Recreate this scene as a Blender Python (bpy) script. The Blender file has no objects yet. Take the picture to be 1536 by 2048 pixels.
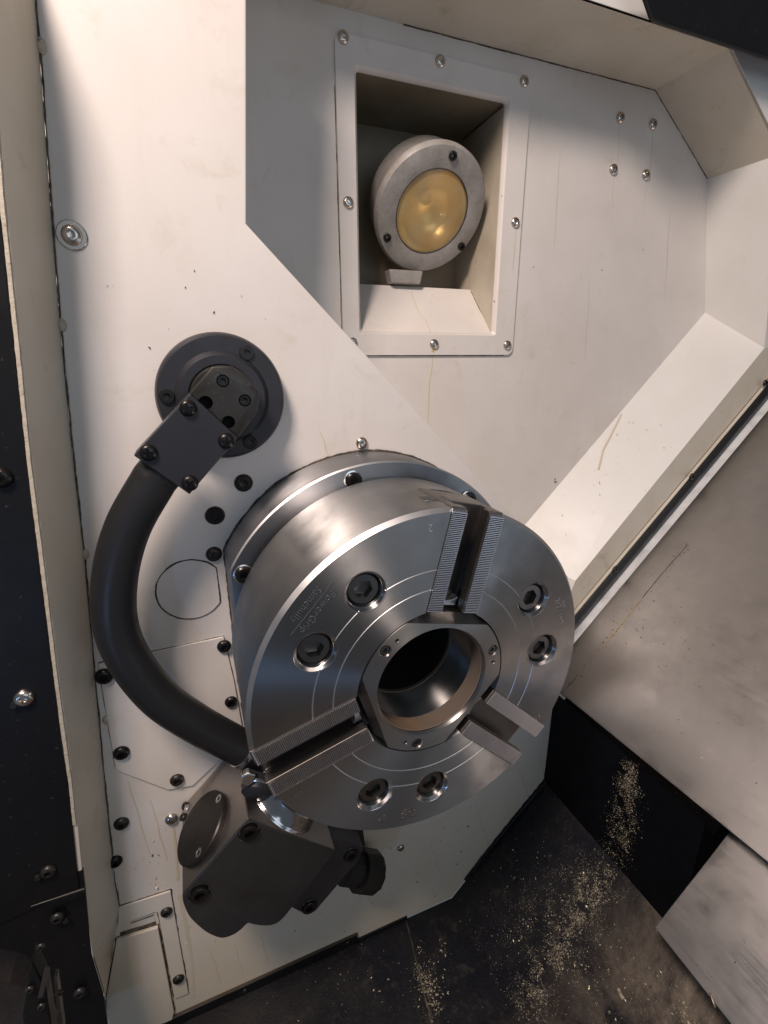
import bpy, bmesh, math, random
from mathutils import Vector, Matrix, noise as mnoise
from math import sin, cos, pi, radians, sqrt, atan2, hypot
S = bpy.context.scene
COL = S.collection
random.seed(7)

# ------------------------------------------------------------------ camera
FPX = 969.39
R3 = Matrix(((0.9280703719, 0.1168114349, -0.3536106241),
             (-0.3723730572, 0.2786705540, -0.8852576058),
             (-0.0048673427, 0.9532564246, 0.3021233158)))
CAM = Vector((-0.16664, -0.30682, 0.26124))
cd = bpy.data.cameras.new('camera')
cam = bpy.data.objects.new('camera', cd)
COL.objects.link(cam)
cam.matrix_world = Matrix.Translation(CAM) @ R3.to_4x4()
cd.sensor_fit = 'VERTICAL'
cd.sensor_height = 36.0
cd.lens = FPX / 2048 * 36.0
cd.clip_start = 0.01
cd.clip_end = 50
S.camera = cam

# ------------------------------------------------------------------ light
W = bpy.data.worlds.new('World')
S.world = W
W.use_nodes = True
W.node_tree.nodes['Background'].inputs[0].default_value = (0.74, 0.85, 1.0, 1)
W.node_tree.nodes['Background'].inputs[1].default_value = 0.125

def area(name, loc, target, size, power, color, sy=None):
    d = bpy.data.lights.new(name, 'AREA')
    d.energy = power
    d.color = color
    d.shape = 'RECTANGLE'
    d.size = size
    d.size_y = sy or size
    o = bpy.data.objects.new(name, d)
    COL.objects.link(o)
    o.location = loc
    o.rotation_euler = (Vector(target) - Vector(loc)).to_track_quat('-Z', 'Y').to_euler()
    return o

area('ceiling_lamp', (-0.56, -0.42, 1.14), (0.0, 0.15, 0.2), 0.28, 21.5, (1.0, 0.835, 0.75), 0.28)
area('window_light', (-0.95, -1.00, -0.40), (0.15, 0.2, 0.05), 0.08, 1.1, (0.28, 0.52, 1.0), 0.20)
area('shop_light', (0.25, -1.65, 0.60), (0.15, 0.2, 0.2), 1.2, 4.2, (0.80, 0.89, 1.0), 0.9)  # added soft fill from an unseen source, lightens the shadows
area('door_daylight', (0.95, -1.15, -0.45), (0.15, 0.15, 0.0), 0.6, 1.5, (0.68, 0.82, 1.0), 0.8)
S.view_settings.view_transform = 'Standard'
S.view_settings.look = 'None'
S.view_settings.exposure = 0.0
S.view_settings.gamma = 1.0

# ------------------------------------------------------------------ measuring: a picture point carried onto a real plane
def ray(u, v):
    return R3 @ Vector(((u - 768) / FPX, -(v - 1024) / FPX, -1.0))
def onplane(u, v, P, n):
    d = ray(u, v)
    return CAM + d * ((Vector(P) - CAM).dot(n) / d.dot(n))
def at(u, v, y):
    return onplane(u, v, (0, y, 0), Vector((0, 1, 0)))
def xz(u, v, y):
    p = at(u, v, y)
    return (p.x, p.z)
Q = 1 / sqrt(2)
NB = Vector((Q, 0, -Q))                 # into the slant bed
SB = Vector((Q, 0, Q))                  # up the slant bed
def bed(u, v, c):
    return onplane(u, v, NB * c, NB)

# frames: local x right, local y up, local z toward the viewer
FRONT = Matrix(((1, 0, 0, 0), (0, 0, -1, 0), (0, 1, 0, 0), (0, 0, 0, 1)))
def front(y, x=0, z=0):
    return Matrix.Translation((x, y, z)) @ FRONT
def frame(o, n, up=(0, 0, 1)):
    n = Vector(n).normalized()
    u = Vector(up) - n * n.dot(Vector(up))
    u.normalize()
    r = u.cross(n)
    m = Matrix((r, u, n)).transposed().to_4x4()
    m.translation = Vector(o)
    return m

# ------------------------------------------------------------------ materials
def mat(name):
    m = bpy.data.materials.new(name)
    m.use_nodes = True
    nt = m.node_tree
    return m, nt, nt.nodes['Principled BSDF']
def nd(nt, t, **k):
    n = nt.nodes.new(t)
    for a, b in k.items():
        setattr(n, a, b)
    return n
def noise(nt, scale, detail=4, rough=0.55, vec=None, dist=0.0):
    n = nd(nt, 'ShaderNodeTexNoise')
    n.inputs['Scale'].default_value = scale
    n.inputs['Detail'].default_value = detail
    n.inputs['Roughness'].default_value = rough
    n.inputs['Distortion'].default_value = dist
    if vec is None:
        g = nd(nt, 'ShaderNodeNewGeometry')
        vec = g.outputs['Position']
    nt.links.new(vec, n.inputs['Vector'])
    return n.outputs['Fac']
def ramp(nt, fac, stops):
    r = nd(nt, 'ShaderNodeValToRGB')
    el = r.color_ramp.elements
    while len(el) < len(stops):
        el.new(0.5)
    for e, (p, c) in zip(el, stops):
        e.position = p
        e.color = (*c, 1) if len(c) == 3 else c
    nt.links.new(fac, r.inputs[0])
    return r.outputs[0]
def g3(v):
    return (v, v, v)
def mixc(nt, fac, a, b, mode='MIX'):
    m = nd(nt, 'ShaderNodeMix', data_type='RGBA', blend_type=mode)
    if isinstance(fac, (int, float)):
        m.inputs[0].default_value = fac
    else:
        nt.links.new(fac, m.inputs[0])
    for i, x in ((6, a), (7, b)):
        if isinstance(x, tuple):
            m.inputs[i].default_value = (*x, 1)
        else:
            nt.links.new(x, m.inputs[i])
    return m.outputs[2]
def bump(nt, h, strength, dist, bsdf):
    b = nd(nt, 'ShaderNodeBump')
    b.inputs['Strength'].default_value = strength
    b.inputs['Distance'].default_value = dist
    nt.links.new(h, b.inputs['Height'])
    nt.links.new(b.outputs[0], bsdf.inputs['Normal'])

def paint(name, base, dark, stain, rough=0.4, stain_amt=1.0, low=None):
    m, nt, b = mat(name)
    f = noise(nt, 9, 5)
    c = mixc(nt, ramp(nt, f, [(0.35, g3(0)), (0.75, g3(1))]), base, dark)
    f2 = noise(nt, 23, 6, 0.7, dist=0.6)
    c = mixc(nt, ramp(nt, f2, [(0.58, g3(0)), (0.80, g3(0.6 * stain_amt))]), c, stain)
    mp = nd(nt, 'ShaderNodeMapping')
    gp_ = nd(nt, 'ShaderNodeNewGeometry')
    nt.links.new(gp_.outputs['Position'], mp.inputs[0])
    mp.inputs['Scale'].default_value = (38, 38, 5)
    f4 = noise(nt, 1.0, 5, 0.7, mp.outputs[0], 0.3)
    c = mixc(nt, ramp(nt, f4, [(0.54, g3(0)), (0.78, g3(0.16 * stain_amt))]), c, stain)
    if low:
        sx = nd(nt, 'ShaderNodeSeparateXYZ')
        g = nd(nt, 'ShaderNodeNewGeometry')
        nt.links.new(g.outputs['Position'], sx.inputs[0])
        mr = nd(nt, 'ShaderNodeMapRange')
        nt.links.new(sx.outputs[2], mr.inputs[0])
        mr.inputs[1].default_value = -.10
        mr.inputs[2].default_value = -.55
        oil = nd(nt, 'ShaderNodeMath', operation='MULTIPLY')  # yellower towards the bottom, patchy by noise
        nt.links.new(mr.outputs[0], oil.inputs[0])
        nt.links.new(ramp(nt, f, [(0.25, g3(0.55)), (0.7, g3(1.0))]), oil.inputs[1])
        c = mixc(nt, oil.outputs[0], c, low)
    f3 = noise(nt, 420, 2, 0.6)
    c = mixc(nt, ramp(nt, f3, [(0.73, g3(0)), (0.78, g3(0.6))]), c, (0.16, 0.12, 0.08))
    nt.links.new(c, b.inputs['Base Color'])
    nt.links.new(ramp(nt, f, [(0.3, g3(rough - 0.06)), (0.7, g3(rough + 0.1))]), b.inputs['Roughness'])
    bump(nt, noise(nt, 700, 2), 0.10, 0.0006, b)
    return m

M = {}
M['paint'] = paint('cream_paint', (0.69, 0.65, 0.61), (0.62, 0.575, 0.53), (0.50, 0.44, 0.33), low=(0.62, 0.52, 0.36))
M['paint_old'] = paint('stained_cream_paint', (0.62, 0.57, 0.48), (0.52, 0.46, 0.36), (0.36, 0.31, 0.18), 0.42, 1.5)
M['soot'] = paint('sooted_paint', (0.26, 0.22, 0.155), (0.13, 0.105, 0.07), (0.10, 0.08, 0.055), 0.45)  # dirt and the shade inside the niche, both put into the colour
M['dirty'] = paint('dirty_paint', (0.52, 0.47, 0.38), (0.34, 0.29, 0.21), (0.18, 0.14, 0.08), 0.45, 1.4)
M['white'] = paint('white_paint', (0.74, 0.73, 0.70), (0.68, 0.66, 0.62), (0.55, 0.50, 0.42), 0.35, 0.5)

def metal(name, col, rough, aniso=0.0, rings=None, metallic=1.0, scr=None, axis='Z', grime=0.0, gcol=(0.10, 0.085, 0.06)):
    m, nt, b = mat(name)
    b.inputs['Metallic'].default_value = metallic
    f = noise(nt, 35, 5)
    c = mixc(nt, ramp(nt, f, [(0.3, g3(0)), (0.75, g3(1))]), col, tuple(x * 0.86 for x in col))
    rr = ramp(nt, f, [(0.3, g3(rough * 0.85)), (0.75, g3(rough * 1.2))])
    if aniso:
        b.inputs['Anisotropic'].default_value = aniso
        b.inputs['Anisotropic Rotation'].default_value = 0.25
        t = nd(nt, 'ShaderNodeTangent', direction_type='RADIAL', axis=axis)
        nt.links.new(t.outputs[0], b.inputs['Tangent'])
    if rings:
        tc = nd(nt, 'ShaderNodeTexCoord')
        sx = nd(nt, 'ShaderNodeSeparateXYZ')
        nt.links.new(tc.outputs['Object'], sx.inputs[0])
        ln = nd(nt, 'ShaderNodeVectorMath', operation='LENGTH')
        cb = nd(nt, 'ShaderNodeCombineXYZ')
        nt.links.new(sx.outputs[0], cb.inputs[0])
        nt.links.new(sx.outputs[1], cb.inputs[1])
        nt.links.new(cb.outputs[0], ln.inputs[0])
        cb2 = nd(nt, 'ShaderNodeCombineXYZ')
        nt.links.new(ln.outputs['Value'], cb2.inputs[0])
        nt.links.new(sx.outputs[2], cb2.inputs[1])
        n1 = noise(nt, rings, 3, 0.8, cb2.outputs[0])
        rr = mixc(nt, 0.35, rr, n1, 'OVERLAY')
        bump(nt, n1, 0.05, 0.0002, b)
    if scr:
        mp = nd(nt, 'ShaderNodeMapping')
        tc = nd(nt, 'ShaderNodeTexCoord')
        nt.links.new(tc.outputs['Object'], mp.inputs[0])
        mp.inputs['Scale'].default_value = scr
        n1 = noise(nt, 1.0, 4, 0.75, mp.outputs[0])
        rr = mixc(nt, 0.3, rr, n1, 'OVERLAY')
        c = mixc(nt, ramp(nt, n1, [(0.45, g3(0)), (0.8, g3(0.16))]), c, tuple(x * 0.7 for x in col))
        bump(nt, n1, 0.08, 0.0003, b)
    if grime:
        f2 = noise(nt, 14, 7, 0.65, dist=0.8)
        gm = ramp(nt, f2, [(0.48, g3(0)), (0.72, g3(grime))])
        c = mixc(nt, gm, c, gcol)
        rr = mixc(nt, gm, rr, g3(0.6))
        f3 = noise(nt, 260, 3, 0.6)
        c = mixc(nt, ramp(nt, f3, [(0.66, g3(0)), (0.72, g3(grime))]), c, (0.09, 0.07, 0.04))
    nt.links.new(c, b.inputs['Base Color'])
    nt.links.new(rr, b.inputs['Roughness'])
    return m
M['steel'] = metal('turned_steel', (0.335, 0.322, 0.313), 0.38, 0.97, 900)
M['side'] = metal('turned_side', (0.56, 0.545, 0.53), 0.36, 0.95, 900)  # same steel as the face, lightened in colour for the brighter lit cylinder
M['flange'] = metal('ground_steel', (0.40, 0.39, 0.395), 0.38, 0.92, 700)
M['hub'] = metal('hub_steel', (0.34, 0.32, 0.30), 0.42, 0.8, 700)
M['bore'] = metal('bore_steel', (0.14, 0.112, 0.088), 0.62, 0, 300, metallic=0.35, grime=0.4, gcol=(0.28, 0.15, 0.06))
M['edge'] = metal('bright_edge', (0.66, 0.65, 0.64), 0.42)  # lighter metal paints the highlight along chamfers and grooves
M['jaw'] = metal('jaw_steel', (0.60, 0.585, 0.60), 0.36)
M['groove'] = metal('jaw_slot_steel', (0.22, 0.20, 0.185), 0.38, grime=0.5)
M['bright'] = metal('bright_steel', (0.72, 0.70, 0.68), 0.22)
M['stainless'] = metal('stainless_screw', (0.62, 0.56, 0.50), 0.24)
M['boss'] = metal('polished_boss', (0.55, 0.55, 0.56), 0.14, grime=0.6, gcol=(0.04, 0.05, 0.08))
M['cover'] = metal('way_cover_steel', (0.46, 0.44, 0.425), 0.34, scr=(700, 9, 9), grime=0.14, gcol=(0.20, 0.165, 0.12))
M['cap'] = metal('bolt_steel', (0.20, 0.185, 0.175), 0.30)
M['block'] = metal('tool_block_steel', (0.46, 0.42, 0.39), 0.36, scr=(60, 60, 500))

def plain(name, col, rough, metallic=0.0, spec=0.5, spots=None, bmp=None, col2=None, sc=40):
    m, nt, b = mat(name)
    b.inputs['Metallic'].default_value = metallic
    b.inputs['Specular IOR Level'].default_value = spec
    f = noise(nt, sc, 5, 0.6)
    c = mixc(nt, ramp(nt, f, [(0.35, g3(0)), (0.7, g3(1))]), col, col2 or tuple(x * 0.7 for x in col))
    if spots:
        f3 = noise(nt, spots[0], 3, 0.6)
        c = mixc(nt, ramp(nt, f3, [(spots[1], g3(0)), (spots[1] + 0.06, g3(0.8))]), c, spots[2])
    nt.links.new(c, b.inputs['Base Color'])
    nt.links.new(ramp(nt, f, [(0.3, g3(max(0.05, rough - 0.07))), (0.7, g3(rough + 0.1))]), b.inputs['Roughness'])
    if bmp:
        bump(nt, noise(nt, bmp[0], 4), bmp[1], bmp[2], b)
    return m
M['strip'] = plain('white_way_paint', (0.86, 0.88, 0.88), 0.35, 0, 0.5, (260, 0.70, (0.3, 0.3, 0.28)))
M['black'] = plain('black_paint', (0.008, 0.008, 0.009), 0.40, 0, 0.25, (300, 0.68, (0.06, 0.055, 0.05)), (300, 0.1, 0.0005))
M['oxide'] = plain('black_oxide', (0.018, 0.018, 0.020), 0.36, 0.35, 0.5, (500, 0.70, (0.16, 0.15, 0.13)))
M['oxide_worn'] = plain('worn_black_oxide', (0.045, 0.042, 0.038), 0.36, 0.6, 0.5, (260, 0.62, (0.085, 0.08, 0.07)))
M['capdark'] = plain('dark_side_cap', (0.034, 0.030, 0.028), 0.34, 0.6)
M['anod'] = plain('dark_anodised', (0.030, 0.030, 0.036), 0.40, 0.3, 0.5, (420, 0.74, (0.12, 0.11, 0.10)))
M['front'] = plain('dark_tool_face', (0.080, 0.079, 0.083), 0.36, 0.7, 0.5, (420, 0.76, (0.25, 0.24, 0.22)), (60, 0.12, 0.002), (0.055, 0.052, 0.05), 25)
M['hose'] = plain('black_tube', (0.013, 0.013, 0.014), 0.40, 0, 0.5, (300, 0.72, (0.05, 0.05, 0.05)))
M['rubber'] = plain('rubber', (0.012, 0.011, 0.012), 0.42)
M['screwblack'] = plain('black_screw', (0.020, 0.018, 0.017), 0.28, 0.6, 0.6)
M['hole'] = plain('dark_hole', (0.004, 0.004, 0.004), 0.8)
M['soottar'] = plain('matt_tar', (0.004, 0.004, 0.004), 0.95, 0, 0.0)  # shade put into the colour: black end and top of the casting wall
M['grime'] = plain('black_grime', (0.028, 0.022, 0.016), 0.6, 0, 0.3, None, (800, 0.6, 0.001), (0.15, 0.12, 0.085), 160)
M['stain'] = plain('brown_stain', (0.42, 0.30, 0.13), 0.4, 0, 0.4, None, None, (0.55, 0.44, 0.26), 120)
M['stainpale'] = plain('yellow_drip', (0.58, 0.50, 0.34), 0.4, 0, 0.4, None, None, (0.58, 0.52, 0.42), 120)
M['smear'] = plain('dry_coolant', (0.54, 0.48, 0.38), 0.38, 0, 0.4, None, None, (0.60, 0.55, 0.47), 120)
M['fleck'] = plain('dark_fleck', (0.05, 0.035, 0.025), 0.6)
M['seal'] = plain('white_sealant', (0.50, 0.45, 0.36), 0.55, 0, 0.4, (300, 0.62, (0.16, 0.12, 0.08)), (400, 0.5, 0.001), (0.40, 0.35, 0.27), 200)
M['cast'] = plain('lamp_casting', (0.36, 0.34, 0.32), 0.55, 0.15, 0.4, (200, 0.60, (0.26, 0.235, 0.20)), (350, 0.5, 0.001), (0.25, 0.23, 0.205), 40)
M['chip'] = metal('metal_chip', (0.46, 0.40, 0.29), 0.45)
M['chipdull'] = plain('dull_chip', (0.54, 0.47, 0.34), 0.5, 0.2, 0.5, None, None, (0.24, 0.20, 0.14), 200)

def floor_material():
    m, nt, b = mat('oily_black_floor')
    b.inputs['Specular IOR Level'].default_value = 0.28
    f = noise(nt, 6, 7, 0.6, dist=0.5)
    gx = nd(nt, 'ShaderNodeNewGeometry')
    c = mixc(nt, ramp(nt, f, [(0.40, g3(0)), (0.66, g3(1))]), (0.006, 0.0065, 0.010), (0.022, 0.020, 0.020))
    f2 = noise(nt, 60, 6, 0.7)
    c = mixc(nt, ramp(nt, f2, [(0.56, g3(0)), (0.74, g3(0.6))]), c, (0.055, 0.046, 0.036))
    sx = nd(nt, 'ShaderNodeSeparateXYZ')
    nt.links.new(gx.outputs['Position'], sx.inputs[0])
    mr = nd(nt, 'ShaderNodeMapRange')
    nt.links.new(sx.outputs[1], mr.inputs[0])
    mr.inputs[1].default_value = 0.02
    mr.inputs[2].default_value = -0.10
    ml = nd(nt, 'ShaderNodeMath', operation='MULTIPLY')
    nt.links.new(mr.outputs[0], ml.inputs[0])
    nt.links.new(ramp(nt, noise(nt, 11, 6, 0.7, dist=0.6), [(0.36, g3(0)), (0.60, g3(1))]), ml.inputs[1])
    c = mixc(nt, ml.outputs[0], c, mixc(nt, noise(nt, 180, 4, 0.7), (0.09, 0.072, 0.055), (0.30, 0.24, 0.18)))
    nt.links.new(c, b.inputs['Base Color'])
    nt.links.new(ramp(nt, f2, [(0.35, g3(0.34)), (0.7, g3(0.6))]), b.inputs['Roughness'])
    bump(nt, noise(nt, 240, 5, 0.7), 0.5, 0.0015, b)
    return m
M['floor'] = floor_material()
M['oily'] = plain('oily_black_casting', (0.0045, 0.005, 0.007), 0.5, 0, 0.10, (260, 0.70, (0.03, 0.026, 0.02)), (200, 0.2, 0.001))

def lens_material():
    m, nt, b = mat('yellowed_frosted_glass')
    f = noise(nt, 26, 4)
    nt.links.new(mixc(nt, ramp(nt, f, [(0.38, g3(0)), (0.66, g3(1))]), (0.93, 0.62, 0.22), (0.98, 0.76, 0.40)), b.inputs['Base Color'])
    b.inputs['Roughness'].default_value = 0.32
    b.inputs['Transmission Weight'].default_value = 0.72
    b.inputs['Coat Weight'].default_value = 0.3
    b.inputs['Coat Roughness'].default_value = 0.2
    return m
M['bowl'] = metal('reflector_bowl', (0.92, 0.84, 0.66), 0.25)
M['bulb'] = plain('bulb_envelope', (0.85, 0.80, 0.66), 0.25)
M['lens'] = lens_material()

# ------------------------------------------------------------------ objects
WM = {}
def place(o, m, parent):
    WM[o.name] = m.copy()
    o.matrix_basis = m
    if parent is not None:
        o.parent = parent
        o.matrix_parent_inverse = WM[parent.name].inverted()
def thing(name, label, cat, loc=(0, 0, 0), group=None):
    o = bpy.data.objects.new(name, None)
    o.empty_display_size = 0.01
    COL.objects.link(o)
    place(o, Matrix.Translation(Vector(loc)), None)
    o['label'] = label
    o['category'] = cat
    if group:
        o['group'] = group
    return o
def link(name, me, m, parent=None):
    o = bpy.data.objects.new(name, me)
    COL.objects.link(o)
    place(o, m, parent)
    return o
def mesh(name, V, F, material, smooth=None):
    me = bpy.data.meshes.new(name)
    me.from_pydata([tuple(v) for v in V], [], F)
    me.validate()
    me.update()
    if material is not None:
        me.materials.append(M[material])
    bm = bmesh.new()
    bm.from_mesh(me)
    bmesh.ops.recalc_face_normals(bm, faces=bm.faces)
    bm.to_mesh(me)
    bm.free()
    if smooth is not None:
        me.shade_smooth()
        me.set_sharp_from_angle(angle=radians(smooth))
    return me
def obj(name, V, F, material, m=Matrix(), parent=None, smooth=None, bevel=0, seg=2):
    o = link(name, mesh(name, V, F, material, smooth), m, parent)
    if bevel:
        add_bevel(o, bevel, seg)
    return o
def add_bevel(o, w, seg=2):
    b = o.modifiers.new('bevel', 'BEVEL')
    b.width = w
    b.segments = seg
    b.limit_method = 'ANGLE'
    b.angle_limit = radians(35)
    b.harden_normals = False
def structure(o, label=None):
    o['kind'] = 'structure'
    if label:
        o['label'] = label
    return o
def prism_data(poly, h0, h1):
    n = len(poly)
    V = [(x, y, h0) for x, y in poly] + [(x, y, h1) for x, y in poly]
    F = [tuple(range(n - 1, -1, -1)), tuple(range(n, 2 * n))]
    F += [(i, (i + 1) % n, n + (i + 1) % n, n + i) for i in range(n)]
    return V, F
def prism(name, poly, h0, h1, material, m=Matrix(), parent=None, bevel=0, smooth=None, seg=2):
    V, F = prism_data(poly, h0, h1)
    return obj(name, V, F, material, m, parent, smooth, bevel, seg)
def lathe_data(prof, seg=64):
    V, F, rows = [], [], []
    for r, h in prof:
        if r < 1e-7:
            rows.append([len(V)] * seg)
            V.append((0, 0, h))
        else:
            rows.append(list(range(len(V), len(V) + seg)))
            V += [(r * cos(2 * pi * i / seg), r * sin(2 * pi * i / seg), h) for i in range(seg)]
    for a, b in zip(rows, rows[1:]):
        for i in range(seg):
            j = (i + 1) % seg
            f = []
            for x in (a[i], a[j], b[j], b[i]):
                if x not in f:
                    f.append(x)
            if len(f) > 2:
                F.append(tuple(f))
    return V, F
def lathe(name, prof, material, m=Matrix(), parent=None, seg=64, smooth=30):
    V, F = lathe_data(prof, seg)
    return obj(name, V, F, material, m, parent, smooth)
def tube_data(pts, rad, seg=24, up=Vector((0, 1, 0)), caps=True):
    V, F = [], []
    n = len(pts)
    for i, p in enumerate(pts):
        t = (pts[min(i + 1, n - 1)] - pts[max(i - 1, 0)]).normalized()
        a = t.cross(up).normalized()
        b = a.cross(t).normalized()
        r = rad[i] if isinstance(rad, (list, tuple)) else rad
        V += [p + a * (r * cos(2 * pi * k / seg)) + b * (r * sin(2 * pi * k / seg)) for k in range(seg)]
    for i in range(n - 1):
        for k in range(seg):
            j = (k + 1) % seg
            F.append((i * seg + k, i * seg + j, (i + 1) * seg + j, (i + 1) * seg + k))
    if caps:
        F.append(tuple(range(seg)))
        F.append(tuple((n - 1) * seg + k for k in range(seg)))
    return V, F
def smooth_path(P, n=12):
    out = []
    P = [Vector(p) for p in P]
    for i in range(len(P) - 1):
        p0, p1, p2, p3 = P[max(i - 1, 0)], P[i], P[i + 1], P[min(i + 2, len(P) - 1)]
        for k in range(n):
            t = k / n
            out.append(0.5 * ((2 * p1) + (p2 - p0) * t + (2 * p0 - 5 * p1 + 4 * p2 - p3) * t * t + (3 * p1 - p0 - 3 * p2 + p3) * t ** 3))
    out.append(P[-1])
    return out
def clip_circle(r, cuts, seg=160):
    """circle clipped by lines: cuts = [(angle of outward direction, distance)]"""
    out = []
    for i in range(seg):
        a = 2 * pi * i / seg
        k = r
        for ang, d in cuts:
            c = cos(a - ang)
            if c > 1e-6:
                k = min(k, d / c)
        out.append((k * cos(a), k * sin(a)))
    return out

def apply_mods(o):
    dg = bpy.context.evaluated_depsgraph_get()
    me = bpy.data.meshes.new_from_object(o.evaluated_get(dg))
    old = o.data
    o.modifiers.clear()
    me.name = old.name
    o.data = me
    bpy.data.meshes.remove(old)
def cut(o, cutters, smooth=30):
    for c in cutters:
        b = o.modifiers.new('cut', 'BOOLEAN')
        b.operation = 'DIFFERENCE'
        b.solver = 'EXACT'
        b.object = c
    bpy.context.view_layer.update()
    apply_mods(o)
    for c in cutters:
        me = c.data
        bpy.data.objects.remove(c)
        bpy.data.meshes.remove(me)
    if smooth is not None:
        o.data.shade_smooth()
        o.data.set_sharp_from_angle(angle=radians(smooth))
def cutter(V, F, m):
    return link('cutter', mesh('cutter', V, F, None), m)

def ribbon(name, pts, width, n, material, parent=None, lift=0.0004, jit=0.0, closed=False, taper=False, sub=0.004, kind=None):
    """a thin raised film following pts on a surface with normal n"""
    n = Vector(n).normalized()
    P = [Vector(p) for p in pts]
    if closed:
        P.append(P[0])
    R = [P[0]]
    for a, b in zip(P, P[1:]):
        k = max(1, int((b - a).length / sub))
        R += [a.lerp(b, (i + 1) / k) for i in range(k)]
    V, F = [], []
    ja = jb = 0.0
    for i, p in enumerate(R):
        t = (R[min(i + 1, len(R) - 1)] - R[max(i - 1, 0)]).normalized()
        s = t.cross(n).normalized()
        k = 1.0
        if taper:
            k = 0.35 + 0.65 * sin(pi * min(1, max(0.02, i / (len(R) - 1))))
        ja = .72 * ja + .5 * random.uniform(-jit, jit)
        jb = .72 * jb + .5 * random.uniform(-jit, jit)
        wa = width * 0.5 * k * max(.08, 1 + ja)
        wb = width * 0.5 * k * max(.08, 1 + jb)
        h = lift
        V += [p + s * wa, p + s * wa * 0.6 + n * h, p - s * wb * 0.6 + n * h, p - s * wb]
    for i in range(len(R) - 1):
        for k in range(3):
            F.append((i * 4 + k, i * 4 + k + 1, i * 4 + k + 5, i * 4 + k + 4))
    o = obj(name, V, F, material, Matrix(), parent)
    if kind:
        o['kind'] = kind
    return o

# ------------------------------------------------------------------ screws
def hexr(a, r):
    k = (a % (pi / 3)) - pi / 6
    return r * cos(pi / 6) / cos(k)
def hex_head(prof, hr, depth, seg=36):
    """lathe profile (outer to inner top) closed by a hexagon socket"""
    V, F = [], []
    rows = []
    for r, h in prof:
        rows.append(list(range(len(V), len(V) + seg)))
        V += [(r * cos(2 * pi * i / seg), r * sin(2 * pi * i / seg), h) for i in range(seg)]
    top = prof[-1][1]
    for h, s in ((top, 1.0), (top - depth, 0.97)):
        rows.append(list(range(len(V), len(V) + seg)))
        for i in range(seg):
            a = 2 * pi * i / seg
            r = hexr(a, hr * s)
            V.append((r * cos(a), r * sin(a), h))
    for a, b in zip(rows, rows[1:]):
        for i in range(seg):
            j = (i + 1) % seg
            F.append((a[i], a[j], b[j], b[i]))
    c = len(V)
    V.append((0, 0, top - depth * 1.15))
    for i in range(seg):
        F.append((rows[-1][i], rows[-1][(i + 1) % seg], c))
    return V, F
_sc = {}
def screw_mesh(kind, material):
    k = (kind, material)
    if k in _sc:
        return _sc[k]
    if kind == 'button':
        V, F = hex_head([(1.0, 0), (1.0, 0.10), (0.93, 0.30), (0.80, 0.46), (0.62, 0.56), (0.50, 0.58)], 0.46, 0.42)
    elif kind == 'washer':
        V, F = hex_head([(1.25, 0), (1.25, 0.10), (1.18, 0.16), (0.86, 0.16), (0.84, 0.28), (0.72, 0.46), (0.50, 0.56), (0.42, 0.57)], 0.38, 0.42)
    elif kind == 'cap':
        V, F = hex_head([(1.0, 0), (1.0, 0.52), (0.92, 0.60), (0.66, 0.60)], 0.60, 0.5)
    elif kind == 'lowcap':
        V, F = hex_head([(1.0, 0), (1.0, 0.30), (0.92, 0.38), (0.62, 0.38)], 0.56, 0.33)
    elif kind == 'flush':
        V, F = hex_head([(1.0, 0), (1.0, 0.03), (0.80, 0.03), (0.78, -0.0), (0.6, 0.0)], 0.5, 0.3)
    elif kind == 'pan':
        V, F = lathe_data([(1.0, 0), (1.0, 0.12), (0.92, 0.34), (0.72, 0.50), (0.4, 0.58), (0, 0.60)], 28)
    me = mesh(kind + '_screw', V, F, material, 32)
    if kind == 'pan':
        o = link('cutter2', me, Matrix())
        cs = []
        for a in (0, pi / 2):
            V2, F2 = prism_data([(-.52, -.12), (.52, -.12), (.52, .12), (-.52, .12)], 0.22, 1.0)
            cs.append(cutter(V2, F2, Matrix.Rotation(a + 0.4, 4, 'Z')))
        cut(o, cs, 32)
        me = o.data
        bpy.data.objects.remove(o)
        me.materials.clear()
        me.materials.append(M[material])
    _sc[k] = me
    return me
def screw(kind, material, p, n, r, parent, name='screw', rot=None):
    m = frame(p, n) @ Matrix.Rotation(random.uniform(0, 6) if rot is None else rot, 4, 'Z') @ Matrix.Scale(r, 4)
    return link(name, screw_mesh(kind, material), m, parent)
FN = Vector((0, -1, 0))

# ================================================================== WALLS
YP, YR, YO = 0.174, 0.343, 0.24
# front plate of the headstock
plate_poly = [(-.213, .66), (-.230, .496), (-.252, .288), (-.269, .092), (-.292, -.159), (-.305, -.339), (-.338, -.463), (-.348, -.5725),
              (.1408, -.5725), (.3035, -.396), (.3035, -.0325), (-.1004, .3717), (-.075, .66)]
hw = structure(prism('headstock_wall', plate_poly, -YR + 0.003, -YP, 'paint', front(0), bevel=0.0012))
def pp(l, y=YP):
    return [xz(u, v, y) for u, v in l]
def p3(l, y=YP):
    return [at(u, v, y) for u, v in l]
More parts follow.
